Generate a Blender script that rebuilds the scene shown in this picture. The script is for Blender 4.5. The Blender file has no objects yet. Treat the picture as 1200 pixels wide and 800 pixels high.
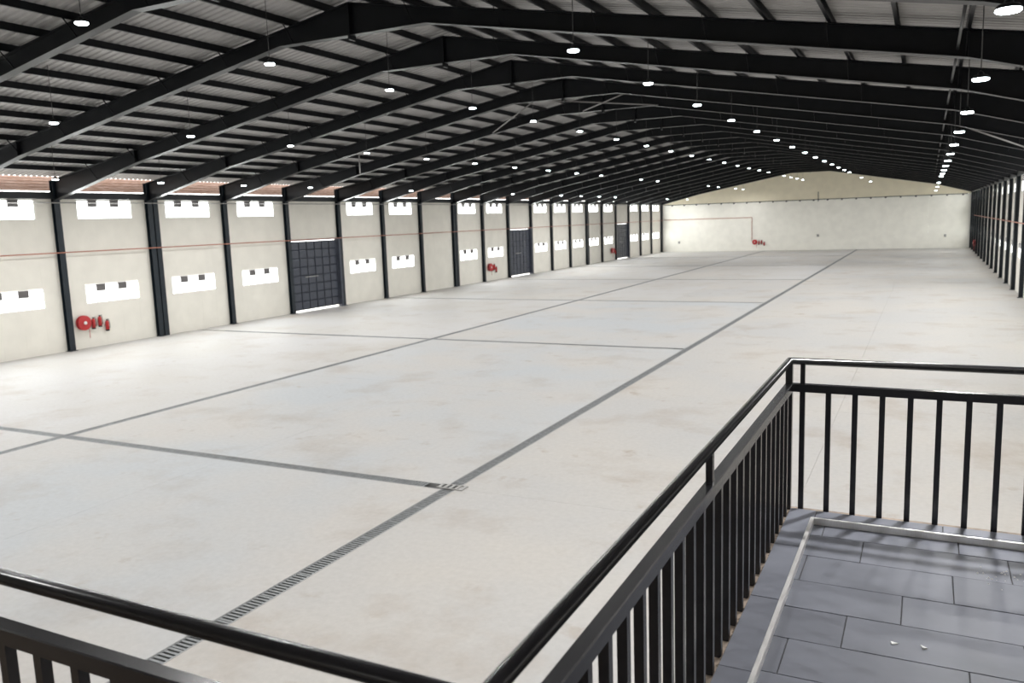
import bpy, bmesh, math, random
from mathutils import Vector, Matrix
random.seed(7)
C = bpy.context.scene.collection
PI = math.pi

# ------------------------------------------------------------------ camera
CAM_H, F_PX, YAW, PITCH, ROLL = 5.2381, 965.0, 0.4687, 0.1447, -0.0338
fwd = Vector((-math.sin(YAW) * math.cos(PITCH), math.cos(YAW) * math.cos(PITCH), -math.sin(PITCH)))
r0 = Vector((math.cos(YAW), math.sin(YAW), 0))
u0 = r0.cross(fwd)
cr, sr = math.cos(ROLL), math.sin(ROLL)
cam_r, cam_u = cr * r0 + sr * u0, -sr * r0 + cr * u0
cam = bpy.data.cameras.new('camera')
cam.sensor_width = 36
cam.lens = F_PX / 1200 * 36
cam.clip_end = 600
cam.clip_start = 0.05
cam.dof.use_dof = True
cam.dof.focus_distance = 5.0
cam.dof.aperture_fstop = 4.0
cam_o = bpy.data.objects.new('camera', cam)
mw = Matrix((cam_r, cam_u, -fwd)).transposed().to_4x4()
mw.translation = (0, 0, CAM_H)
cam_o.matrix_world = mw
C.objects.link(cam_o)
bpy.context.scene.camera = cam_o

# ------------------------------------------------------------------ sky, daylight, exposure
SKY = 5.0            # bright overcast outside
DAY = 22.5           # radiance of the daylight that enters each window
LAMP_W = 118.0        # watts of light per high-bay lamp
w = bpy.data.worlds.new('overcast_sky')
bpy.context.scene.world = w
w.use_nodes = True
w.node_tree.nodes['Background'].inputs['Color'].default_value = (1.0, 0.99, 0.97, 1)
w.node_tree.nodes['Background'].inputs['Strength'].default_value = SKY
vs = bpy.context.scene.view_settings
vs.view_transform = 'Standard'
vs.look = 'None'
vs.exposure = 0.08
vs.gamma = 1
vs.use_curve_mapping = False

# ------------------------------------------------------------------ dimensions
XL, XR, XC = -35.04, 4.70, -14.5            # inner faces of the columns, ridge
WALL_L, WALL_R = -35.28, 4.92               # faces of the side walls
BAY, Y0 = 5.0, 24.43
def FY(i): return Y0 + BAY * i
I0, I1 = -6, 19
Y_NEAR, Y_FAR = FY(I0), FY(I1) + 0.35
WALL_TOP = 6.92
def ztop(x): return 11.35 - 0.175 * abs(x - XC)      # top of the rafters
MZ = 3.338                                            # tiled landing
DRAINS = (-8.37, -20.30)
CROSS = (13.60, 31.88, 49.79, 67.30, 85.40, 103.4)
ORD = ('first second third fourth fifth sixth seventh eighth ninth tenth eleventh twelfth thirteenth fourteenth fifteenth sixteenth '
       'seventeenth eighteenth nineteenth twentieth twenty-first twenty-second twenty-third twenty-fourth twenty-fifth twenty-sixth').split()

# ------------------------------------------------------------------ materials
def nt(m): return m.node_tree.nodes, m.node_tree.links
def mat(name, col, rough=0.5, metal=0.0, noise=0.0, nscale=4.0, bump=0.0, bscale=60.0, spec=0.5, col2=None, stretch=None):
    m = bpy.data.materials.new(name); m.use_nodes = True
    N, L = nt(m); b = N['Principled BSDF']
    b.inputs['Base Color'].default_value = (*col, 1)
    b.inputs['Roughness'].default_value = rough
    b.inputs['Metallic'].default_value = metal
    b.inputs['Specular IOR Level'].default_value = spec
    tc = N.new('ShaderNodeTexCoord'); mp = N.new('ShaderNodeMapping')
    if stretch: mp.inputs['Scale'].default_value = stretch
    L.new(tc.outputs['Object'], mp.inputs['Vector'])
    if noise or col2:
        n = N.new('ShaderNodeTexNoise'); n.inputs['Scale'].default_value = nscale; n.inputs['Detail'].default_value = 6
        L.new(mp.outputs['Vector'], n.inputs['Vector'])
        r = N.new('ShaderNodeValToRGB')
        c2 = col2 or tuple(c * (1 - noise) for c in col)
        c1 = col if col2 else tuple(min(1, c * (1 + noise)) for c in col)
        r.color_ramp.elements[0].color = (*c2, 1); r.color_ramp.elements[0].position = 0.35
        r.color_ramp.elements[1].color = (*c1, 1); r.color_ramp.elements[1].position = 0.65
        L.new(n.outputs['Fac'], r.inputs['Fac']); L.new(r.outputs['Color'], b.inputs['Base Color'])
    if bump:
        n2 = N.new('ShaderNodeTexNoise'); n2.inputs['Scale'].default_value = bscale; n2.inputs['Detail'].default_value = 4
        L.new(mp.outputs['Vector'], n2.inputs['Vector'])
        bp = N.new('ShaderNodeBump'); bp.inputs['Strength'].default_value = bump; bp.inputs['Distance'].default_value = 0.01
        L.new(n2.outputs['Fac'], bp.inputs['Height']); L.new(bp.outputs['Normal'], b.inputs['Normal'])
    return m

def concrete(name, base, alt, stain, seed):
    m = bpy.data.materials.new(name); m.use_nodes = True
    N, L = nt(m); b = N['Principled BSDF']
    b.inputs['Roughness'].default_value = 0.58
    b.inputs['Specular IOR Level'].default_value = 0.14
    tc = N.new('ShaderNodeTexCoord')
    def noise(scale, detail, off, rough=0.55, sc=(1, 1, 1)):
        mp = N.new('ShaderNodeMapping'); mp.inputs['Location'].default_value = (off, off * 0.7, 0); mp.inputs['Scale'].default_value = sc
        L.new(tc.outputs['Object'], mp.inputs['Vector'])
        n = N.new('ShaderNodeTexNoise'); n.inputs['Scale'].default_value = scale; n.inputs['Detail'].default_value = detail
        n.inputs['Roughness'].default_value = rough
        L.new(mp.outputs['Vector'], n.inputs['Vector']); return n
    def ramp(n, a, c, pa, pc):
        r = N.new('ShaderNodeValToRGB'); r.color_ramp.elements[0].color = (*a, 1); r.color_ramp.elements[1].color = (*c, 1)
        r.color_ramp.elements[0].position = pa; r.color_ramp.elements[1].position = pc
        L.new(n.outputs['Fac'], r.inputs['Fac']); return r
    def mix(fac, a, c, mode='MIX'):
        x = N.new('ShaderNodeMix'); x.data_type = 'RGBA'; x.blend_type = mode
        if isinstance(fac, float): x.inputs['Factor'].default_value = fac
        else: L.new(fac, x.inputs['Factor'])
        for s, v in ((6, a), (7, c)):
            if isinstance(v, tuple): x.inputs[s].default_value = (*v, 1)
            else: L.new(v, x.inputs[s])
        return x.outputs[2]
    big = ramp(noise(0.17, 4, seed), base, alt, 0.38, 0.62).outputs['Color']
    st = ramp(noise(0.42, 6, seed + 11, 0.6, (1.0, 1.0, 1)), (0, 0, 0), (1, 1, 1), 0.53, 0.74).outputs['Color']
    c = mix(st, big, mix(0.55, big, stain))
    sp = ramp(noise(1.5, 5, seed + 29, 0.6), (0, 0, 0), (1, 1, 1), 0.60, 0.72).outputs['Color']
    pz = ramp(noise(0.22, 3, seed + 37), (0, 0, 0), (1, 1, 1), 0.44, 0.58).outputs['Color']
    c = mix(mix(1.0, sp, pz, 'MULTIPLY'), c, mix(0.62, big, stain))
    fine = ramp(noise(9.0, 8, seed + 3, 0.65), (0.93, 0.93, 0.93), (1.04, 1.04, 1.04), 0.3, 0.7).outputs['Color']
    c = mix(1.0, c, fine, 'MULTIPLY')
    L.new(c, b.inputs['Base Color'])
    bp = N.new('ShaderNodeBump'); bp.inputs['Strength'].default_value = 0.08; bp.inputs['Distance'].default_value = 0.01
    L.new(noise(5, 5, seed).outputs['Fac'], bp.inputs['Height']); L.new(bp.outputs['Normal'], b.inputs['Normal'])
    return m

def tile_mat():
    m = mat('grey_porcelain_tile', (0.205, 0.214, 0.250), 0.42, 0, 0.10, 2.5, 0.02, 60, spec=0.08)
    N, L = nt(m); b = N['Principled BSDF']
    oi = N.new('ShaderNodeObjectInfo'); mr = N.new('ShaderNodeMapRange')
    mr.inputs['To Min'].default_value = 0.9; mr.inputs['To Max'].default_value = 1.1
    L.new(oi.outputs['Random'], mr.inputs['Value'])
    src = b.inputs['Base Color'].links[0].from_socket
    x = N.new('ShaderNodeMix'); x.data_type = 'RGBA'; x.blend_type = 'MULTIPLY'; x.inputs['Factor'].default_value = 1
    L.new(src, x.inputs[6]); L.new(mr.outputs['Result'], x.inputs[7]); L.new(x.outputs[2], b.inputs['Base Color'])
    return m

def glass_mat():
    m = bpy.data.materials.new('window_glass'); m.use_nodes = True
    N, L = nt(m); N.remove(N['Principled BSDF'])
    t = N.new('ShaderNodeBsdfTransparent'); t.inputs['Color'].default_value = (0.93, 0.95, 0.95, 1)
    g = N.new('ShaderNodeBsdfGlossy'); g.inputs['Roughness'].default_value = 0.03
    x = N.new('ShaderNodeMixShader'); x.inputs['Fac'].default_value = 0.07
    L.new(t.outputs[0], x.inputs[1]); L.new(g.outputs[0], x.inputs[2]); L.new(x.outputs[0], N['Material Output'].inputs['Surface'])
    return m

def emit_mat(name, col, s):
    m = bpy.data.materials.new(name); m.use_nodes = True
    b = nt(m)[0]['Principled BSDF']
    b.inputs['Base Color'].default_value = (0.8, 0.8, 0.8, 1)
    b.inputs['Emission Color'].default_value = (*col, 1); b.inputs['Emission Strength'].default_value = s
    return m

M = dict(
    wall=mat('cream_wall_sheet', (0.83, 0.805, 0.735), 0.7, 0, 0.03, 1.2, spec=0.25),
    endwall=mat('brightened_end_wall_sheet', (0.92, 0.90, 0.83), 0.7, 0, 0.03, 1.2, spec=0.25),  # wall cream lightened, light missing at the far end put into the colour
    gable=mat('tan_gable_sheet', (0.86, 0.785, 0.61), 0.7, 0, 0.03, 1.2, spec=0.25),
    steel=mat('black_painted_steel', (0.0055, 0.0062, 0.0078), 0.38, 0, 0.15, 3, 0.02, 40, spec=0.22),
    column=mat('slate_painted_steel', (0.012, 0.019, 0.027), 0.36, 0, 0.15, 3, 0.02, 40, spec=0.35),
    rail=mat('dark_satin_railing_paint', (0.020, 0.020, 0.024), 0.24, 0, 0.15, 8, 0.04, 120),
    sheet=mat('galvanised_roof_sheet', (0.345, 0.335, 0.33), 0.5, 0.15, 0.08, 1.5),
    rust=mat('weathered_brown_sheet', (0.20, 0.115, 0.08), 0.8, 0, 0.3, 6, col2=(0.30, 0.21, 0.175), stretch=(1, 0.5, 5)),
    trim=mat('dark_eave_steel', (0.02, 0.023, 0.027), 0.5),
    gate=mat('slate_gate_steel', (0.050, 0.058, 0.080), 0.4, 0, 0.12, 3),
    white=mat('white_frame_paint', (0.75, 0.76, 0.75), 0.4),
    grey=mat('grey_vent_plastic', (0.16, 0.15, 0.15), 0.5),
    glass=glass_mat(),
    red=mat('red_enamel', (0.47, 0.024, 0.027), 0.35),
    pipe=mat('red_oxide_pipe_paint', (0.46, 0.20, 0.145), 0.6),
    black=mat('black_rubber', (0.012, 0.012, 0.013), 0.5),
    brace=mat('dusty_brace_paint', (0.16, 0.15, 0.145), 0.5),
    zinc=mat('zinc_conduit', (0.42, 0.41, 0.40), 0.4, 0.5),
    inox=mat('brushed_stainless', (0.80, 0.79, 0.78), 0.34, 0.55, 0.06, 20, stretch=(30, 1, 1)),
    tile=tile_mat(),
    slab=mat('raw_slab_edge', (0.30, 0.24, 0.19), 0.85, 0, 0.35, 14, 0.4, 40),
    grout=mat('dark_tile_joint', (0.055, 0.055, 0.058), 0.8),
    grate=mat('galvanised_grating', (0.25, 0.26, 0.265), 0.5, 0.3, 0.15, 8),
    drainframe=mat('drain_edge_angle', (0.36, 0.36, 0.36), 0.5, 0.2),
    pit=mat('drain_channel', (0.06, 0.06, 0.058), 0.8),
    base=mat('joint_filler', (0.40, 0.38, 0.36), 0.8),
    ground=mat('pale_yard_concrete', (0.6, 0.59, 0.56), 0.8, 0, 0.1, 0.5),
    cable=mat('lamp_cable', (0.02, 0.02, 0.02), 0.5),
    lens=emit_mat('lit_lamp_lens', (0.86, 0.97, 1.0), 22),
    fleck=mat('white_fleck', (0.85, 0.85, 0.84), 0.5),
    conc_a=concrete('concrete_beige', (0.54, 0.515, 0.485), (0.50, 0.492, 0.485), (0.36, 0.29, 0.23), 3.1),
    conc_b=concrete('concrete_pale', (0.545, 0.535, 0.53), (0.52, 0.50, 0.475), (0.40, 0.34, 0.29), 17.7),
    conc_c=concrete('concrete_cool', (0.495, 0.51, 0.525), (0.54, 0.517, 0.493), (0.38, 0.33, 0.285), 41.3),
)

# ------------------------------------------------------------------ mesh helpers
class MB:
    def __init__(s): s.v, s.f, s.sm = [], [], []
    def add(s, vs, fs, smooth=False):
        o = len(s.v); s.v += [tuple(p) for p in vs]
        for f in fs: s.f.append(tuple(i + o for i in f)); s.sm.append(smooth)
    def box(s, x0, x1, y0, y1, z0, z1):
        s.add([(x0, y0, z0), (x1, y0, z0), (x1, y1, z0), (x0, y1, z0), (x0, y0, z1), (x1, y0, z1), (x1, y1, z1), (x0, y1, z1)],
              [(0, 3, 2, 1), (4, 5, 6, 7), (0, 1, 5, 4), (1, 2, 6, 5), (2, 3, 7, 6), (3, 0, 4, 7)]); return s
    def bevbox(s, x0, x1, y0, y1, z0, z1, b):
        # box with chamfered upper edges
        s.add([(x0, y0, z0), (x1, y0, z0), (x1, y1, z0), (x0, y1, z0),
               (x0, y0, z1 - b), (x1, y0, z1 - b), (x1, y1, z1 - b), (x0, y1, z1 - b),
               (x0 + b, y0 + b, z1), (x1 - b, y0 + b, z1), (x1 - b, y1 - b, z1), (x0 + b, y1 - b, z1)],
              [(0, 3, 2, 1), (8, 9, 10, 11), (0, 1, 5, 4), (1, 2, 6, 5), (2, 3, 7, 6), (3, 0, 4, 7),
               (4, 5, 9, 8), (5, 6, 10, 9), (6, 7, 11, 10), (7, 4, 8, 11)]); return s
    def prism(s, poly, axis, a, b):
        # poly: 2D points (u, w) extruded along axis; axis 'y': (x, z), 'x': (y, z), 'z': (x, y)
        P = {'y': lambda p, t: (p[0], t, p[1]), 'x': lambda p, t: (t, p[0], p[1]), 'z': lambda p, t: (p[0], p[1], t)}[axis]
        n = len(poly)
        s.add([P(p, a) for p in poly] + [P(p, b) for p in poly],
              [tuple(range(n))[::-1], tuple(range(n, 2 * n))] + [(i, (i + 1) % n, n + (i + 1) % n, n + i) for i in range(n)]); return s
    def sweep(s, pts, prof, up=(0, 0, 1), closed_caps=True, smooth=False):
        # profile (u sideways, w up) swept along a polyline with mitred corners
        pts = [Vector(p) for p in pts]; up = Vector(up); rings = []
        for i, p in enumerate(pts):
            d0 = (pts[i] - pts[i - 1]).normalized() if i else None
            d1 = (pts[i + 1] - pts[i]).normalized() if i < len(pts) - 1 else None
            d = ((d0 + d1).normalized() if d0 and d1 else (d0 or d1))
            side = d.cross(up).normalized()
            if d0 and d1:
                k = 1 / max(0.3, side.dot(d1.cross(up).normalized()))
            else: k = 1
            w_ = side.cross(d).normalized()
            rings.append([p + side * (u * k) + w_ * v for u, v in prof])
        n = len(prof); vs = [q for r in rings for q in r]; fs = []
        for i in range(len(rings) - 1):
            for j in range(n):
                a, b = i * n + j, i * n + (j + 1) % n
                fs.append((a, b, b + n, a + n))
        s.add(vs, fs, smooth)
        if closed_caps:
            o = len(s.v) - len(vs)
            s.f.append(tuple(o + j for j in range(n))[::-1]); s.sm.append(False)
            s.f.append(tuple(o + (len(rings) - 1) * n + j for j in range(n))); s.sm.append(False)
        return s
    def tube(s, pts, r, n=10, up=(0, 0, 1)):
        return s.sweep(pts, [(r * math.cos(2 * PI * k / n), r * math.sin(2 * PI * k / n)) for k in range(n)], up, True, True)
    def lathe(s, prof, n=16, c=(0, 0, 0), axis='z'):
        # prof: (radius, height) rings
        vs, fs = [], []
        for r, h in prof:
            for k in range(n):
                a = 2 * PI * k / n; x, y = r * math.cos(a), r * math.sin(a)
                vs.append({'z': (c[0] + x, c[1] + y, c[2] + h), 'x': (c[0] + h, c[1] + x, c[2] + y)}[axis])
        for i in range(len(prof) - 1):
            for k in range(n):
                a, b = i * n + k, i * n + (k + 1) % n
                fs.append((a, b, b + n, a + n))
        s.add(vs, fs, True)
        o = len(s.v) - len(vs)
        s.f.append(tuple(o + k for k in range(n))[::-1]); s.sm.append(False)
        s.f.append(tuple(o + (len(prof) - 1) * n + k for k in range(n))); s.sm.append(False)
        return s
    def mesh(s, name, m):
        me = bpy.data.meshes.new(name); me.from_pydata(s.v, [], s.f)
        me.polygons.foreach_set('use_smooth', s.sm)
        bm = bmesh.new(); bm.from_mesh(me); bmesh.ops.recalc_face_normals(bm, faces=bm.faces); bm.to_mesh(me); bm.free()
        me.materials.append(m); return me
    def build(s, name, m, parent=None, loc=None):
        return link(name, s.mesh(name, m), parent, loc)
def link(name, me, parent=None, loc=None):
    o = bpy.data.objects.new(name, me); C.objects.link(o)
    if parent: o.parent = parent
    if loc: o.location = loc
    return o
def tag(o, label=None, cat=None, group=None, kind=None):
    if label: o['label'] = label
    if cat: o['category'] = cat
    if group: o['group'] = group
    if kind: o['kind'] = kind
    return o
def empty(name, loc=(0, 0, 0)):
    o = bpy.data.objects.new(name, None); o.empty_display_size = 0.1; o.location = loc; C.objects.link(o); return o
KIDS = {}
def copy_tree(o, parent=None):
    c = o.copy(); C.objects.link(c)
    if parent: c.parent = parent
    for ch in list(o.children): copy_tree(ch, c)
    return c

# ------------------------------------------------------------------ floor: slabs between trench drains
DW = 0.15                                   # half width of a drain trench
floor = tag(empty('floor'), 'pale polished concrete floor of the empty hall', kind='structure')
MB().box(WALL_L - 0.3, WALL_R + 0.3, Y_NEAR - 0.3, Y_FAR + 0.3, -0.40, -0.18).build('floor_base', M['base'], floor)
def slab(x0, x1, y0, y1, m):
    g = 0.003
    MB().box(x0 + g, x1 - g, y0 + g, y1 - g, -0.18, 0).build('floor_slab', m, floor)
ycuts = [Y_NEAR - 0.2] + list(CROSS) + [Y_FAR + 0.2]
xbands = [(WALL_L - 0.2, -27.9), (-27.9, DRAINS[1] - DW), (DRAINS[1] + DW, -14.35), (-14.35, DRAINS[0] - DW)]
for i in range(len(ycuts) - 1):
    ya = ycuts[i] + (DW if i else 0); yb = ycuts[i + 1] - (DW if i < len(ycuts) - 2 else 0)
    ym = (ya + yb) / 2
    for j, (xa, xb) in enumerate(xbands):
        m = ('conc_b', 'conc_b', 'conc_c', 'conc_c')[j] if i < 3 else ('conc_a', 'conc_b', 'conc_a', 'conc_b')[(i + j) % 4]
        slab(xa, xb, ya, ym, M[m]); slab(xa, xb, ym, yb, M[m])
xr = [DRAINS[0] + DW, -1.95, WALL_R + 0.2]
yr = [Y_NEAR - 0.2] + [13.6 + 9.07 * k for k in range(0, 12)] + [Y_FAR + 0.2]
for i in range(len(yr) - 1):
    for j in range(2): slab(xr[j], xr[j + 1], yr[i], yr[i + 1], M['conc_a'])

SEC, NS = 0.80, 10                          # one grating section, slots in it
def grate_mb(n=1, along='y'):
    mb = MB(); h = DW - 0.02
    for k in range(n):
        a = k * SEC
        def bx(u0, u1, t0, t1, z0, z1):
            if along == 'y': mb.box(u0, u1, t0, t1, z0, z1)
            else: mb.box(t0, t1, u0, u1, z0, z1)
        bx(-h, -h + 0.02, a + 0.004, a + SEC - 0.004, -0.032, -0.004); bx(h - 0.02, h, a + 0.004, a + SEC - 0.004, -0.032, -0.004)
        for q in range(NS + 1):
            t = a + 0.006 + q * (SEC - 0.012 - 0.040) / NS
            bx(-h + 0.02, h - 0.02, t, t + 0.040, -0.032, -0.005)
    return mb
GY, GX = grate_mb(1, 'y').mesh('grating', M['grate']), grate_mb(1, 'x').mesh('grating', M['grate'])
def trench(name, along, c, a, b, n_parts, label):
    """a drain along y (c = x) or x (c = y) from a to b: channel, edge angles, grating sections"""
    n = int((b - a) / SEC + 0.01)
    t = tag(empty(name, (c, a, 0) if along == 'y' else (a, c, 0)), label, 'drain', 'trench drains in the hall floor')
    L = b - a
    ch, fr = MB(), MB()
    for mb, bx in ((ch, [(-DW, DW, 0, L, -0.18, -0.15)]),
                   (fr, [(-DW, -DW + 0.018, 0, L, -0.15, 0.003), (DW - 0.018, DW, 0, L, -0.15, 0.003)])):
        for u0, u1, t0, t1, z0, z1 in bx:
            mb.box(u0, u1, t0, t1, z0, z1) if along == 'y' else mb.box(t0, t1, u0, u1, z0, z1)
    ch.build('channel', M['pit'], t)
    o = len(fr.v) // 2
    for k in (0, 1):
        e = MB(); e.v = fr.v[k * 8:k * 8 + 8]; e.f = [tuple(i - (k * 8) for i in f) for f in fr.f[k * 6:k * 6 + 6]]; e.sm = [False] * 6
        e.build('edge_angle', M['drainframe'], t)
    for k in range(min(n, n_parts)):
        link('grating', GY if along == 'y' else GX, t, (0, k * SEC, 0) if along == 'y' else (k * SEC, 0, 0))
    if n > n_parts:
        g = grate_mb(n - n_parts, along).build('grating_run', M['grate'], t, (0, n_parts * SEC, 0) if along == 'y' else (n_parts * SEC, 0, 0))
        g['kind'] = 'stuff'
    return t
trench('trench_drain', 'y', DRAINS[0], 2.0, Y_FAR, 50, 'long grated trench drain that runs out from below the corner railing')
trench('trench_drain', 'y', DRAINS[1], 6.0, Y_FAR, 40, 'long grated trench drain nearer the wall with the gates')
cl = ('nearest the balcony, ending in a pale cover', 'second from the balcony, level with the first gate', 'third from the balcony', 'fourth from the balcony',
      'fifth from the balcony', 'farthest one, near the end wall')
for i, y in enumerate(CROSS):
    for k, (a, b) in enumerate(((-33.9, DRAINS[1] - DW), (DRAINS[1] + DW, DRAINS[0] - DW))):
        # butt against the long drains
        n = int((b - a) / SEC)
        t = trench('cross_drain', 'x', y, b - n * SEC if k == 0 else a, b, 40 if i == 0 else 0,
                   'narrow cross drain ' + ('beyond' if k == 0 else 'between') + ' the long drains, ' + cl[i])
        t['group'] = 'cross drains in the hall floor'
cv = empty('drain_cover', (DRAINS[0] + 0.02, CROSS[0] + 0.02, 0.004))
tag(cv, 'pale slotted cover where the nearest cross drain meets the long drain', 'drain cover')
MB().box(-0.30, 0.30, -0.13, -0.10, 0, 0.02).build('cover_edge', M['zinc'], cv)
MB().box(-0.30, 0.30, 0.10, 0.13, 0, 0.02).build('cover_edge', M['zinc'], cv)
for k in range(5):
    MB().box(-0.29 + 0.13 * k, -0.23 + 0.13 * k, -0.10, 0.10, 0, 0.018).build('cover_bar', M['zinc'], cv)

# ------------------------------------------------------------------ outside
tag(MB().box(-90, 60, -60, 190, -0.9, -0.42).build('ground', M['ground']), 'pale yard outside the hall', kind='structure')

# ------------------------------------------------------------------ side walls with strip windows and gates
GATES = (3, 9, 15); BLANK = (6,)
WIN_OFF, WIN_W = 1.10, 2.96
UP_Z, LO_Z = (6.00, 6.88), (2.06, 2.96)
GATE_Z = 4.50
def wall_panel(parent, side, ya, yb, wins, z0=0.0):
    """one wall sheet from ya to yb, cut out where the windows are"""
    mb = MB(); x0, x1 = (WALL_L - 0.10, WALL_L) if side == 'left' else (WALL_R, WALL_R + 0.10)
    cuts = sorted({ya, yb} | {c for w_ in wins for c in w_[:2] if ya < c < yb})
    for a, b in zip(cuts, cuts[1:]):
        m = (a + b) / 2; z = z0
        for wy0, wy1, wz0, wz1 in sorted(wins, key=lambda q: q[2]):
            if wy0 <= m <= wy1:
                if wz0 > z: mb.box(x0, x1, a, b, z, wz0)
                z = wz1
        mb.box(x0, x1, a, b, z, WALL_TOP)
    mb.build('wall_panel', M['wall'], parent)

def window_proto(x_in):
    """strip window of five lights: white frame, mullions, panes, two vents in the top"""
    root = empty('window_1')
    W, H = WIN_W, UP_Z[1] - UP_Z[0]
    f = MB(); t = 0.035
    f.box(-0.08, -0.02, 0, W, 0, t); f.box(-0.08, -0.02, 0, W, H - t, H)
    f.box(-0.08, -0.02, 0, t, t, H - t); f.box(-0.08, -0.02, W - t, W, t, H - t)
    fr = f.build('window_frame', M['white'], root)
    for k in range(1, 5):
        MB().box(-0.075, -0.025, W * k / 5 - 0.012, W * k / 5 + 0.012, t, H - t).build('mullion', M['white'], root)
    for k in range(5):
        MB().box(-0.055, -0.050, W * k / 5 + 0.012, W * (k + 1) / 5 - 0.012, t, H - t).build('pane', M['glass'], root)
    for k in (1, 3):
        c = W * (k + 0.5) / 5 - 0.08
        v = MB().box(-0.05, 0.03, c - 0.24, c + 0.24, H - 0.31, H + 0.01)
        for q in range(4): v.box(0.03, 0.045, c - 0.22, c + 0.22, H - 0.28 + q * 0.07, H - 0.24 + q * 0.07)
        v.build('vent', M['grey'], root)
    return root
wproto = window_proto(0)
win_n = 0; first_used = False
day = bpy.data.lights.new('daylight', 'AREA'); day.shape = 'RECTANGLE'; day.size = WIN_W - 0.06; day.size_y = 0.84
day.color = (1.0, 0.994, 0.98); day.energy = DAY * PI * day.size * day.size_y
day_shade = day.copy(); day_shade.energy = day.energy * 0.45      # the shaded side of the hall
def add_window(side, y, z, label):
    global win_n, first_used
    win_n += 1
    o = wproto if not first_used else copy_tree(wproto)
    first_used = True
    o.name = f'window_{win_n}'
    o.location = (WALL_L, y, z) if side == 'left' else (WALL_R, y + WIN_W, z)
    o.rotation_euler = (0, 0, 0) if side == 'left' else (0, 0, PI)
    tag(o, label, 'window', kind='structure')
    l = bpy.data.objects.new('daylight', day if side == 'left' else day_shade); C.objects.link(l)
    x = (WALL_L - 0.12) if side == 'left' else (WALL_R + 0.12)
    l.location = (x, y + WIN_W / 2, z + 0.44)
    l.rotation_euler = (0, -PI / 2, 0) if side == 'left' else (0, PI / 2, 0)
    # area light looks along its -Z; turn its long side along the wall
    d = Vector((1, 0, 0)) if side == 'left' else Vector((-1, 0, 0))
    l.rotation_mode = 'QUATERNION'
    zc = -d; xc_ = Vector((0, 1, 0)); yc_ = zc.cross(xc_)
    l.rotation_quaternion = Matrix((xc_, yc_, zc)).transposed().to_quaternion()

def leaf_mesh(w_, h_, cols, rows):
    """gate leaf: one sheet with pressed panels between raised ribs"""
    bm = bmesh.new()
    vs = [[bm.verts.new((0, w_ * i / cols, h_ * j / rows)) for i in range(cols + 1)] for j in range(rows + 1)]
    fs = [bm.faces.new((vs[j][i], vs[j][i + 1], vs[j + 1][i + 1], vs[j + 1][i])) for j in range(rows) for i in range(cols)]
    r = bmesh.ops.inset_individual(bm, faces=fs, thickness=0.055, depth=0)
    for f in fs:
        for v in f.verts: v.co.x -= 0.035
    r = bmesh.ops.inset_individual(bm, faces=fs, thickness=0.10, depth=0)
    for f in fs:
        for v in f.verts: v.co.x += 0.028
    bmesh.ops.recalc_face_normals(bm, faces=bm.faces)
    me = bpy.data.meshes.new('gate_leaf'); bm.to_mesh(me); bm.free()
    sol = MB
    me.materials.append(M['gate']); return me
LEAF = leaf_mesh(2.17, GATE_Z - 0.20, 3, 8)
def add_gate(n, i, label):
    y0 = FY(i) + 0.22
    g = tag(empty(f'door_{n}', (WALL_L, y0, 0)), label, 'gate', kind='structure')
    for k in range(2):
        l = link('gate_leaf', LEAF, g, (0.10, 0.03 + k * 2.19, 0.13))
    MB().box(0.02, 0.05, 0.0, 4.42, 0.13, GATE_Z - 0.08).build('gate_backing', M['gate'], g)
    MB().box(0.0, 0.30, 4.45, 4.62, 0, GATE_Z + 0.05).build('gate_post', M['gate'], g)
    MB().box(0.10, 0.16, 1.15, 1.95 + 0.4, 2.16, 2.21).build('latch_bar', M['zinc'], g)
    MB().box(-0.05, 0.02, 0, 4.45, GATE_Z - 0.04, GATE_Z + 0.02).build('gate_head', M['white'], g)

for side in ('left', 'right'):
    wl = tag(empty('wall_' + side), 'cream sheeted wall ' + ('with three dark gates' if side == 'left' else 'behind the landing railing'), kind='structure')
    for i in range(I0, I1):
        ya, yb = FY(i), FY(i + 1)
        if i == I0: ya -= 0.2
        if i == I1 - 1: yb = Y_FAR
        gate = side == 'left' and i in GATES
        blank = gate or (side == 'left' and i in BLANK) or (side == 'right' and i < 1)
        wins = [] if blank else [(FY(i) + WIN_OFF, FY(i) + WIN_OFF + WIN_W, *UP_Z), (FY(i) + WIN_OFF, FY(i) + WIN_OFF + WIN_W, *LO_Z)]
        if gate: wins = [(FY(i) + 0.2, FY(i) + 4.66, -0.01, GATE_Z)]
        for k in range(5):
            a, b = ya + (yb - ya) * k / 5, ya + (yb - ya) * (k + 1) / 5
            wall_panel(wl, side, a + 0.001, b - 0.001, wins)
        if not blank:
            q = ORD[i - I0]
            sd = 'of the wall with the gates' if side == 'left' else 'of the wall behind the landing'
            for z, nm in ((UP_Z[0], 'upper'), (LO_Z[0], 'lower')):
                add_window(side, FY(i) + WIN_OFF, z, f'{nm} strip window in the {q} bay {sd}')
    # backing just behind the joints
add_gate(1, 3, 'nearest dark slate steel double gate with pressed panels')
add_gate(2, 9, 'middle dark slate steel double gate halfway along the wall')
add_gate(3, 15, 'farthest dark slate steel double gate near the end wall')

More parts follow.
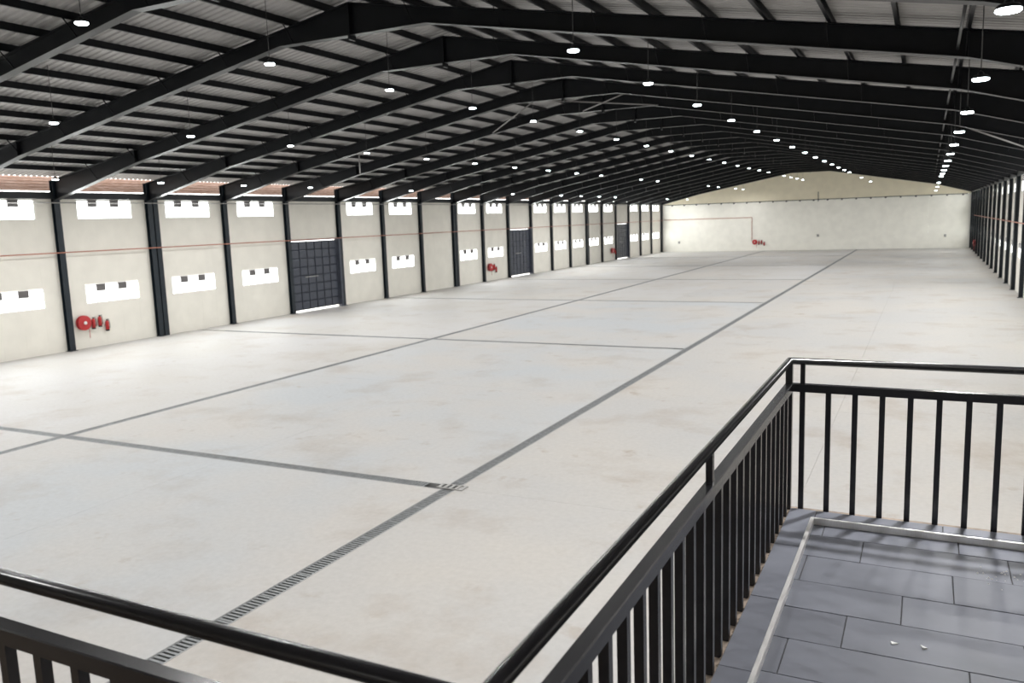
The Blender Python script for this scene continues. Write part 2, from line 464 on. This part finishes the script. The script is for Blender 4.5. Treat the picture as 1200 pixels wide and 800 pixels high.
# eave beams and outer brown fascia sheets seen through the gap under the roof
for n, (sx, wx) in enumerate(((-1, WALL_L), (1, WALL_R))):
    inner = XL - 0.02 if sx < 0 else XR + 0.02
    x0, x1 = sorted((inner, wx + sx * 0.02))
    t = tag(MB().box(x0, x1, Y_NEAR, Y_FAR, WALL_TOP, 7.22).build(f'trim_{n * 2 + 1}', M['trim']), 'dark eave beam along the top of the ' + ('gate wall' if sx < 0 else 'wall behind the landing'), kind='structure')
    fa = tag(empty(f'trim_{n * 2 + 2}'), 'weathered brown sheet band under the eaves of the ' + ('gate wall' if sx < 0 else 'wall behind the landing'), kind='structure')
    for i in range(I0, I1):
        mb = MB(); x = wx + sx * 0.50; nz = 10
        pr = []
        for k in range(nz + 1):
            z = 7.305 + 0.645 * k / nz
            pr.append((x + (0.018 if k % 2 else 0.0), z))
        back = [(px + 0.012, pz) for px, pz in reversed(pr)]
        mb.prism(pr + back, 'y', FY(i) + 0.002, FY(i + 1) - 0.002)
        mb.build('fascia_sheet', M['rust'], fa)

# ------------------------------------------------------------------ end walls
def gable(name, ya, yb, label):
    g = tag(empty(name), label, kind='structure')
    n = 40; xa, xb = WALL_L - 0.1, WALL_R + 0.1
    for k in range(n):
        a, b = xa + (xb - xa) * k / n + 0.0005, xa + (xb - xa) * (k + 1) / n - 0.0005
        MB().box(a, b, ya, yb, 0, 6.80).build('wall_panel', M['endwall'], g)
    zz = lambda x: ztop(x) + 0.19
    MB().prism([(xa, 6.805), (xb, 6.805), (xb, zz(xb)), (XC, zz(XC)), (xa, zz(xa))], 'y', ya + 0.02, yb).build('gable_sheet', M['gable'], g)
    return g
gable('wall_far', Y_FAR, Y_FAR + 0.12, 'cream end wall at the far end of the hall')
gable('wall_near', Y_NEAR - 0.32, Y_NEAR - 0.20, 'cream end wall behind the landing')

# ------------------------------------------------------------------ roof
roof = tag(empty('ceiling'), 'grey ribbed metal roof sheets on dark purlins', kind='structure')
ya, yb, pitch = Y_NEAR - 0.3, Y_FAR + 0.3, 0.25
for x_e in (XL - 0.30, XR + 0.30):
    ys, zs = [], []
    k = 0
    while ya + k * pitch < yb:
        for dy, dz in ((0, 0), (0.10, 0), (0.135, 0.035), (0.215, 0.035)):
            ys.append(ya + k * pitch + dy); zs.append(dz)
        k += 1
    mb = MB(); n = len(ys); vs = []
    for x in (x_e, XC):
        vs += [(x, y, ztop(x) + 0.205 + z) for y, z in zip(ys, zs)]
    mb.add(vs, [(i, i + 1, n + i + 1, n + i) for i in range(n - 1)])
    mb.build('roof_sheet', M['sheet'], roof)
for s in (-1, 1):
    k = 0
    while True:
        x = XC + s * (0.75 + 1.3 * k)
        if x < XL + 0.5 or x > XR - 0.3: break
        z = ztop(x) + 0.005; t = 0.004
        # C-section purlin: web and two lips
        d = s
        MB().prism([(x - 0.004, z), (x + 0.07 * d, z), (x + 0.07 * d, z + 0.02), (x + 0.006 * d, z + 0.01), (x + 0.006 * d, z + 0.185), (x + 0.07 * d, z + 0.180),
                    (x + 0.07 * d, z + 0.195), (x - 0.004, z + 0.195)], 'y', Y_NEAR - 0.25, Y_FAR + 0.25).build('purlin', M['steel'], roof)
        k += 1

# ------------------------------------------------------------------ steel portal frames
BOT = [(XL, 6.86), (XC - 15.1, 8.16), (XC - 2.5, 10.48), (XC + 2.5, 10.48), (XC + 15.1, 8.16), (XR, 6.98)]
def zbot(x):
    for (a, za), (b, zb) in zip(BOT, BOT[1:]):
        if a <= x <= b: return za + (zb - za) * (x - a) / (b - a)
    return BOT[0][1] if x < XL else BOT[-1][1]
FW = 0.14
def flange(mb, line, t):
    for (a, za), (b, zb) in zip(line, line[1:]):
        pass
    n = len(line)
    up = [(x, z + t) for x, z in line]
    mb.prism(list(line) + up[::-1], 'y', -FW, FW)
def ibeam_col(side):
    mb = MB()
    xi = XL if side < 0 else XR
    xo = xi + side * 0.215
    top = ztop(xi) - 0.02
    a, b = sorted((xi, xi + side * 0.02)); mb.box(a, b, -FW, FW, 0, top)
    a, b = sorted((xo, xo - side * 0.02)); mb.box(a, b, -FW, FW, 0, top)
    a, b = sorted((xi + side * 0.02, xo - side * 0.02)); mb.box(a, b, -0.008, 0.008, 0, top)
    return mb
def rafter(side):
    mb = MB()
    bl = [p for p in BOT if (p[0] - XC) * side > 0]
    xs = BOT[0][0] if side < 0 else BOT[-1][0]
    end = xs + side * 0.38
    if side < 0: low = [(XL - 0.20, 6.86)] + BOT[:3] + [(XC - 0.012, 10.48)]
    else: low = [(XC + 0.012, 10.48)] + BOT[3:] + [(XR + 0.20, 6.98)]
    x0, x1 = low[0][0], low[-1][0]
    topl = [(x0, ztop(x0) - 0.022), (x1, ztop(x1) - 0.022)]
    mb.prism([(x, z + 0.01) for x, z in low] + topl[::-1], 'y', -0.009, 0.009)
    flange(mb, low, 0.022); flange(mb, topl, 0.022)
    return mb
fr0 = empty('steel_frame', (0, 0, 0))
col_l, col_r = ibeam_col(-1).mesh('column', M['column']), ibeam_col(1).mesh('column', M['column'])
raf_l, raf_r = rafter(-1).mesh('rafter', M['steel']), rafter(1).mesh('rafter', M['steel'])
plate = MB().box(XC - 0.03, XC + 0.03, -FW, FW, 10.36, ztop(XC) - 0.03).mesh('apex_plate', M['steel'])
basep = MB().box(-0.17, 0.10, -0.2, 0.2, 0, 0.025).mesh('base_plate', M['column'])
haun = MB().box(XC - 15.11, XC - 15.09, -FW + 0.01, FW - 0.01, 8.18, ztop(XC - 15.1) - 0.03).mesh('stiffener', M['steel'])
haunr = MB().box(XC + 15.09, XC + 15.11, -FW + 0.01, FW - 0.01, 8.18, ztop(XC + 15.1) - 0.03).mesh('stiffener', M['steel'])
braces = []
for s in (-1, 1):
    for k in range(1, 15, 2):
        x = XC + s * (0.75 + 1.3 * k)
        if x < XL + 1 or x > XR - 0.8: continue
        zt_, zb_ = ztop(x), zbot(x)
        L_ = min(0.55, (zt_ - zb_) * 0.9)
        braces.append(MB().sweep([(x, -L_, zt_ + 0.02), (x, -0.02, max(zb_ + 0.03, zt_ - L_ * 1.1))], [(-0.02, -0.004), (0.02, -0.004), (0.02, 0.004), (-0.02, 0.004)], (1, 0, 0)).mesh('fly_brace', M['steel']))
def make_frame(i, n):
    twin = (i - 1) % 6 == 0
    f = empty('steel_frame', (XC, FY(i), 0))
    tag(f, f'black tapered steel portal frame spanning the hall, {ORD[n]} from the balcony', 'roof frame', 'steel portal frames of the hall')
    off = lambda dy=0: (-XC, dy, 0)
    for me in (col_l, col_r):
        if twin:
            link('column', me, f, off(-0.02)); link('column', me, f, off(0.33))
        else: link('column', me, f, off())
    link('base_plate', basep, f, (XL - 0.11 - XC, 0, 0)).rotation_euler = (0, 0, PI)
    link('base_plate', basep, f, (XR + 0.11 - XC, 0, 0))
    for me in (raf_l, raf_r): link('rafter', me, f, off())
    link('apex_plate', plate, f, off()); link('stiffener', haun, f, off()); link('stiffener', haunr, f, off())
    for me in braces: link('fly_brace', me, f, off())
    if i < I1: link('tie_tube', TIE, f, off())
    if i == 2:
        for me in BRACES: tag(link('diagonal_brace', me, f, off()), 'thin grey diagonal brace')
bpy.data.objects.remove(fr0)
TIE = MB().tube([(XC + 14.9, 0.01, 8.36), (XC + 14.9, BAY - 0.01, 8.36)], 0.028, 8).mesh('tie_tube', M['steel'])
BRACES = []
for x0, x1 in ((-16.0, -20.6), (-11.7, -15.5), (-15.5, -11.7), (-25.8, -29.3), (0.95, 3.7)):
    BRACES.append(MB().tube([(x0, 0.15, zbot(x0) + 0.05), (x1, BAY - 0.15, zbot(x1) + 0.05)], 0.032, 8).mesh('diagonal_brace', M['brace']))
for n, i in enumerate(range(-3, I1 + 1)): make_frame(i, n)

# ------------------------------------------------------------------ lamps
lamp_data = bpy.data.lights.new('lamp_light', 'AREA'); lamp_data.shape = 'DISK'; lamp_data.size = 0.22
lamp_data.energy = LAMP_W; lamp_data.color = (1.0, 0.994, 0.982); lamp_data.spread = math.radians(172)
near_data = lamp_data.copy(); near_data.energy = LAMP_W * 1.8     # the bright lamp right over the landing rail
LM_H = MB().lathe([(0.025, 0.10), (0.04, 0.09), (0.045, 0.06), (0.10, 0.04), (0.122, 0.01), (0.122, 0.0), (0.116, 0.0)], 16).mesh('housing', M['steel'])
LM_L = MB().lathe([(0.118, -0.002), (0.120, -0.022), (0.105, -0.034), (0.03, -0.037)], 16).mesh('lens', M['lens'])
rows = [(-30.5, 21.3, 7.46, 'nearest the gate wall', (-3, -2, -1, 0, 1, 2, 3, 5, 8, 10, 11, 12, 13, 17, 19)),
        (-22.7, 16.0, 8.50, 'left of the ridge', (-3, -2, -1, 0, 1, 2, 3, 4, 5, 6, 7, 8, 9, 11, 12, 16, 17, 19, 20)),
        (-14.35, 10.9, 9.20, 'under the ridge', (-3, -2, -1) + tuple(range(0, 16)) + (17, 18, 19, 20)),
        (-6.5, 16.0, 8.60, 'right of the ridge', (-3, -2, -1) + tuple(range(0, 14)) + (16, 19)),
        (0.637, 9.9, 7.16, 'over the landing side', (-0.5,) + tuple(range(0, 11)) + (13, 16, 20))]
for x, ys_, z, where, idx in rows:
    cab = MB().tube([(0, 0, 0.09), (0, 0, ztop(x) + 0.20 - z)], 0.008, 6, up=(0, 1, 0)).mesh('cable', M['cable'])
    n = 0
    for k in idx:
        if k < 0: lb = f'high-bay lamp overhead beside the landing, row {where}, {ORD[int(-k)]} back'
        else: lb = f'lit round high-bay lamp, {ORD[n]} from the balcony in the row {where}'; n += 1
        t = tag(empty('high_bay_lamp', (x, ys_ + BAY * k, z)), lb, 'lamp', 'high-bay lamps hanging in five rows')
        link('housing', LM_H, t); link('lens', LM_L, t); link('cable', cab, t)
        l = bpy.data.objects.new('lamp_light', near_data if k == -0.5 else lamp_data); C.objects.link(l); l.parent = t; l.location = (0, 0, -0.045)

# ------------------------------------------------------------------ pipes
pp = MB().tube([(XL + 0.05, FY(-3), 4.50), (XL + 0.05, Y_FAR - 0.06, 4.62)], 0.028, 8).build('fire_pipe', M['pipe'])
tag(pp, 'thin red fire main fixed across the columns of the gate wall', 'pipe', 'red fire pipes')
pp = MB().tube([(XR - 0.05, FY(-3), 4.18), (XR - 0.05, FY(17), 4.18)], 0.032, 8).build('fire_pipe', M['pipe'])
tag(pp, 'thin red fire main fixed across the columns behind the landing', 'pipe', 'red fire pipes')
pp = MB().tube([(XL + 0.10, Y_FAR - 0.06, 4.66), (-22.2, Y_FAR - 0.06, 4.66), (-22.2, Y_FAR - 0.06, 1.45)], 0.035, 8, up=(0, 1, 0)).build('fire_pipe', M['pipe'])
tag(pp, 'thin fire pipe on the end wall that bends down to the hose reel', 'pipe', 'red fire pipes')
pp = MB().tube([(XL + 0.03, FY(-3), 6.74), (XL + 0.03, Y_FAR - 0.1, 6.80)], 0.022, 8).build('conduit', M['zinc'])
tag(pp, 'grey conduit just under the eave beam of the gate wall', 'conduit')
cd = empty('conduit', (-15, Y_FAR - 0.06, 6.79))
tag(cd, 'dark conduit with small spotlights across the far end wall', 'conduit')
MB().tube([(-19.8, 0, 0), (19.3, 0, 0)], 0.035, 8).build('conduit_tube', M['column'], cd)
fit = MB().box(-0.09, 0.09, -0.10, 0.03, -0.18, -0.03).mesh('fitting', M['column'])
for k in range(22): link('fitting', fit, cd, (-18.6 + 1.78 * k, 0, 0))
MB().tube([(1.55, 0, -0.25), (1.55, 0, 1.0)], 0.04, 6, up=(0, 1, 0)).build('upright', M['column'], cd)
for x, z, lb in ((-32.6, 1.35, 'small grey switch box on the far end wall close to the gate wall'), (-13.4, 1.95, 'small grey switch box on the middle of the far end wall'), (1.95, 1.6, 'small grey switch box on the far end wall near its other corner')):
    b = empty('switch_box', (x, Y_FAR, z)); tag(b, lb, 'switch box', 'switch boxes on the end wall')
    MB().box(-0.12, 0.12, -0.10, 0, -0.16, 0.16).build('box_body', M['grey'], b)
    MB().box(-0.09, 0.09, -0.115, -0.10, -0.13, 0.13).build('box_lid', M['zinc'], b)

# ------------------------------------------------------------------ fire points
def reel_proto():
    r = empty('hose_reel')
    MB().lathe([(0.05, 0.002), (0.05, 0.10)], 12, axis='x').build('bracket', M['black'], r)
    MB().lathe([(0.335, 0.10), (0.345, 0.105), (0.345, 0.125), (0.33, 0.13), (0.12, 0.135)], 28, axis='x').build('back_disc', M['red'], r)
    MB().lathe([(0.27, 0.135), (0.28, 0.15), (0.28, 0.235), (0.27, 0.25)], 24, axis='x').build('coiled_hose', M['black'], r)
    MB().lathe([(0.12, 0.245), (0.33, 0.25), (0.345, 0.255), (0.345, 0.275), (0.325, 0.28), (0.14, 0.265), (0.11, 0.30), (0.09, 0.305)], 28, axis='x').build('front_disc', M['red'], r)
    MB().lathe([(0.085, 0.30), (0.08, 0.335), (0.05, 0.345)], 16, axis='x').build('hub', M['white'], r)
    MB().tube([(0.2, 0.22, -0.2), (0.2, 0.25, -0.42), (0.2, 0.25, -0.75)], 0.014, 8, up=(1, 0, 0)).build('hose_end', M['red'], r)
    return r
def ext_proto():
    e = empty('fire_extinguisher')
    MB().lathe([(0.075, 0.0), (0.085, 0.01), (0.085, 0.07)], 16).build('skirt', M['black'], e)
    MB().lathe([(0.084, 0.07), (0.086, 0.40), (0.075, 0.45), (0.045, 0.485), (0.028, 0.50)], 18).build('cylinder', M['red'], e)
    v = MB().lathe([(0.026, 0.50), (0.03, 0.53), (0.02, 0.56)], 10).box(-0.015, 0.015, -0.02, 0.13, 0.545, 0.565).box(-0.012, 0.012, -0.01, 0.11, 0.51, 0.525)
    v.build('valve', M['black'], e)
    MB().tube([(0, 0.03, 0.52), (0.02, 0.11, 0.47), (0.02, 0.125, 0.30), (0.02, 0.115, 0.12)], 0.014, 8, up=(1, 0, 0)).build('hose', M['black'], e)
    MB().box(-0.13, -0.08, -0.05, 0.05, 0.25, 0.30).build('bracket', M['zinc'], e)
    return e
RP, EP = reel_proto(), ext_proto()
used = [False, False]
def place(proto, k, loc, rz, label, cat, group):
    o = proto if not used[k] else copy_tree(proto)
    used[k] = True
    o.location = loc; o.rotation_euler = (0, 0, rz)
    tag(o, label, cat, group)
def fire_point(kind, p, name):
    """p = (x, y) at the reel's centre on the wall; reel and three extinguishers, the last hung lower"""
    if kind == 'left':
        R_ = lambda d: (WALL_L, p + d); rz = 0
    elif kind == 'far':
        R_ = lambda d: (p + d, Y_FAR); rz = -PI / 2
    else:
        R_ = lambda d: (WALL_R, p - d); rz = PI
    place(RP, 0, (*R_(0), 1.22), rz, f'red wall hose reel with white hub {name}', 'hose reel', 'red hose reels on the walls')
    nx, ny = {'left': (0.13, 0), 'far': (0, -0.13), 'right': (-0.13, 0)}[kind]
    for k, (d, z) in enumerate(((0.54, 0.86), (0.89, 0.92), (1.26, 0.68))):
        x, y = R_(d)
        place(EP, 1, (x + nx, y + ny, z), rz, f'{("small red fire extinguisher next to the hose reel", "red fire extinguisher, middle of three", "red fire extinguisher hung lowest and farthest from the reel")[k]} {name}', 'fire extinguisher', 'fire extinguishers on the walls')
fire_point('left', FY(0) + 0.70, 'in the bay nearest the balcony')
fire_point('left', FY(8) + 1.05, 'just before the middle gate')
fire_point('left', FY(14) + 3.4, 'just before the farthest gate')
fire_point('far', -21.75, 'on the far end wall')
place(RP, 0, (XR + 0.05, FY(16) - 0.3, 1.22), PI, 'red wall hose reel between the columns of the wall behind the landing', 'hose reel', 'red hose reels on the walls')

# ------------------------------------------------------------------ tiled landing
EX, EY = -0.82, 5.47                        # slab edges
TX, TY = -0.738, 5.385                      # tile edges
lan = tag(empty('mezzanine_slab', (0, 0, 0)), 'raised concrete landing laid with grey tiles', kind='structure')
MB().prism([(-9, Y_NEAR - 0.2), (WALL_R, Y_NEAR - 0.2), (WALL_R, EY), (EX, EY), (EX, 1.37), (-9, 1.37)], 'z', MZ - 0.26, MZ - 0.022).build('slab_body', M['slab'], lan)
MB().prism([(TX, 0.0), (WALL_R, 0.0), (WALL_R, TY), (TX, TY)], 'z', MZ - 0.022, MZ - 0.006).build('grout_bed', M['grout'], lan)
TB = -0.575                                  # line between border strip and field
def tile(x0, x1, y0, y1):
    g = 0.0025; d = random.uniform(-0.0012, 0.0008)
    MB().bevbox(x0 + g, x1 - g, y0 + g, y1 - g, MZ - 0.012, MZ + d, 0.0015).build('tile', M['tile'], lan)
edges = [5.10 + 0.0] 
FYB = 5.27                                   # far border strip starts here
yj = [FYB, 4.95, 4.63, 4.285, 3.965, 3.645, 3.325, 3.005, 2.685, 2.365, 2.045, 1.725, 1.405, 1.085, 0.765, 0.445, 0.125]
offs = [-0.50, -0.27, -0.54 , -0.05, -0.28, -0.50, -0.05, -0.28, -0.50, -0.05, -0.28, -0.5, -0.05, -0.28, -0.5, -0.05]
TL = 0.715
for r, (yb_, ya_) in enumerate(zip(yj, yj[1:])):
    xs = [TB]; x = offs[r] if offs[r] > TB + 0.02 else offs[r] + TL
    while x < WALL_R - 0.05: xs.append(x); x += TL
    xs.append(WALL_R)
    for a, b in zip(xs, xs[1:]): tile(a, b, ya_, yb_)
y = 5.27
for b, a in zip([TY, 4.74, 4.02, 3.30, 2.58, 1.86, 1.14, 0.42], [4.74, 4.02, 3.30, 2.58, 1.86, 1.14, 0.42, 0.0]): tile(TX, TB, a, b)
x = TB
while x < WALL_R:
    tile(x, min(x + TL, WALL_R), FYB, TY); x += TL
# crumbs of mortar along the unfinished edge
cr_ = MB(); RX0 = -0.762
for k in range(170):
    yy = random.uniform(1.6, 5.35); xx = random.choice((random.uniform(EX + 0.008, RX0 - 0.03), TX - 0.004)); r = random.uniform(0.004, 0.014)
    a = random.uniform(0, PI)
    cr_.add([(xx + r * math.cos(a + q * PI / 2) * random.uniform(.7, 1.2), yy + r * math.sin(a + q * PI / 2) * random.uniform(.7, 1.3), MZ - 0.022) for q in range(4)] + [(xx, yy, MZ - 0.022 + r * 0.9)],
            [(0, 1, 4), (1, 2, 4), (2, 3, 4), (3, 0, 4), (3, 2, 1, 0)])
tag(cr_.build('mortar_crumbs', M['slab'], lan), 'brown mortar crumbs along the unfinished slab edge', kind='stuff')

# stainless edging tube lying on the tiles
ed = MB().sweep([(-0.575, 0.1, MZ + 0.001), (-0.575, 5.135, MZ + 0.001), (WALL_R - 0.02, 5.135, MZ + 0.001)], [(-0.011, 0), (0.011, 0), (0.011, 0.037), (0.008, 0.04), (-0.008, 0.04), (-0.011, 0.037)]).build('edging_tube', M['inox'])
tag(ed, 'low square stainless steel edging tube along the landing border tiles', 'edging')
for k, (x, y, a, s, lb) in enumerate(((-0.07, 3.77, 0.4, 1.0, 'small white scrap lying on the tiles, the one nearer the side railing'), (0.045, 3.785, 2.2, 1.1, 'small white scrap lying on the tiles, the one farther from the side railing'))):
    o = MB().add([(0.018 * s, 0, 0), (-0.012 * s, 0.012 * s, 0), (-0.014 * s, -0.008 * s, 0), (0.017 * s, 0, 0.003), (-0.012 * s, 0.011 * s, 0.008), (-0.013 * s, -0.008 * s, 0.004)],
                 [(0, 2, 1), (3, 4, 5), (0, 1, 4, 3), (1, 2, 5, 4), (2, 0, 3, 5)])
    mb = MB(); mb.add([(0.018 * s, 0, 0), (-0.012 * s, 0.012 * s, 0), (-0.014 * s, -0.008 * s, 0), (0.017 * s, 0, 0.003), (-0.012 * s, 0.011 * s, 0.008), (-0.013 * s, -0.008 * s, 0.004)],
                      [(0, 2, 1), (3, 4, 5), (0, 1, 4, 3), (1, 2, 5, 4), (2, 0, 3, 5)])
    so = mb.build('white_fleck', M['fleck']); so.location = (x, y, MZ + 0.001); so.rotation_euler = (0, 0, a)  # thin white triangular piece on the tiles
    tag(so, lb, 'fleck', 'white flecks on the landing tiles')
dc = MB()
for k in range(26):
    xx, yy = random.gauss(0.40, 0.07), random.gauss(4.72, 0.05); r = random.uniform(0.002, 0.007)
    dc.add([(xx + r, yy, MZ), (xx, yy + r, MZ), (xx - r, yy, MZ), (xx, yy - r, MZ), (xx, yy, MZ + r)], [(0, 1, 4), (1, 2, 4), (2, 3, 4), (3, 0, 4), (3, 2, 1, 0)])
tag(dc.build('white_specks', M['fleck']), 'white specks scattered on the tiles by the far railing', 'crumbs', kind='stuff')  # tiny white pyramids strewn over the tiles

# ------------------------------------------------------------------ railing
RX, RYF, RYN = -0.762, 5.425, 1.312
ra = tag(empty('balcony_railing', (RX, RYF, MZ - 0.022)), 'black steel balcony railing with round handrail and square balusters round the landing', 'railing')
B0 = Vector((RX, RYF, MZ - 0.022))
def rp(x, y, z): return (x - B0.x, y - B0.y, z - B0.z)
XE, XW = WALL_R - 0.01, -6.0
path = [(XW, RYN), (RX, RYN), (RX, RYF), (XE, RYF)]
MB().tube([rp(x, y, 4.297) for x, y in path], 0.0225, 16).build('handrail', M['rail'], ra)
mr_ = 0.025
MB().sweep([rp(x, y, 4.128) for x, y in path], [(-mr_, -0.025), (mr_, -0.025), (mr_, 0.021), (mr_ - 0.004, 0.025), (-mr_ + 0.004, 0.025), (-mr_, 0.021)]).build('mid_rail', M['rail'], ra)
bh = 0.016
BAL = MB().box(-bh, bh, -bh, bh, 0, 4.104 - B0.z).mesh('baluster', M['rail'])
STUB = MB().box(-0.014, 0.014, -0.016, 0.016, 4.152 - B0.z, 4.285 - B0.z).mesh('post', M['rail'])
CORN = MB().box(-0.021, 0.021, -0.021, 0.021, 0, 4.285 - B0.z).mesh('corner_post', M['rail'])
def bal(x, y): link('baluster', BAL, ra, (x - B0.x, y - B0.y, 0))
link('corner_post', CORN, ra, (0, 0, 0)); link('corner_post', CORN, ra, (0, RYN - B0.y, 0))
x = -0.680; k = 0
while x < XE - 0.05:
    bal(x, RYF)
    if k % 14 == 0: link('post', STUB, ra, (x - B0.x, 0, 0))
    x += 0.1555; k += 1
y = RYF - 0.155; k = 1
while y > RYN + 0.05:
    bal(RX, y); 
    if abs(y - 3.2) < 0.078 or k == 26: link('post', STUB, ra, (0, y - B0.y, 0))
    y -= 0.155; k += 1
x = -2.32
while x > XW + 0.1: bal(x, RYN); x -= 0.158
x = -2.32 + 0.158
while x < RX - 0.05: bal(x, RYN); x += 0.158
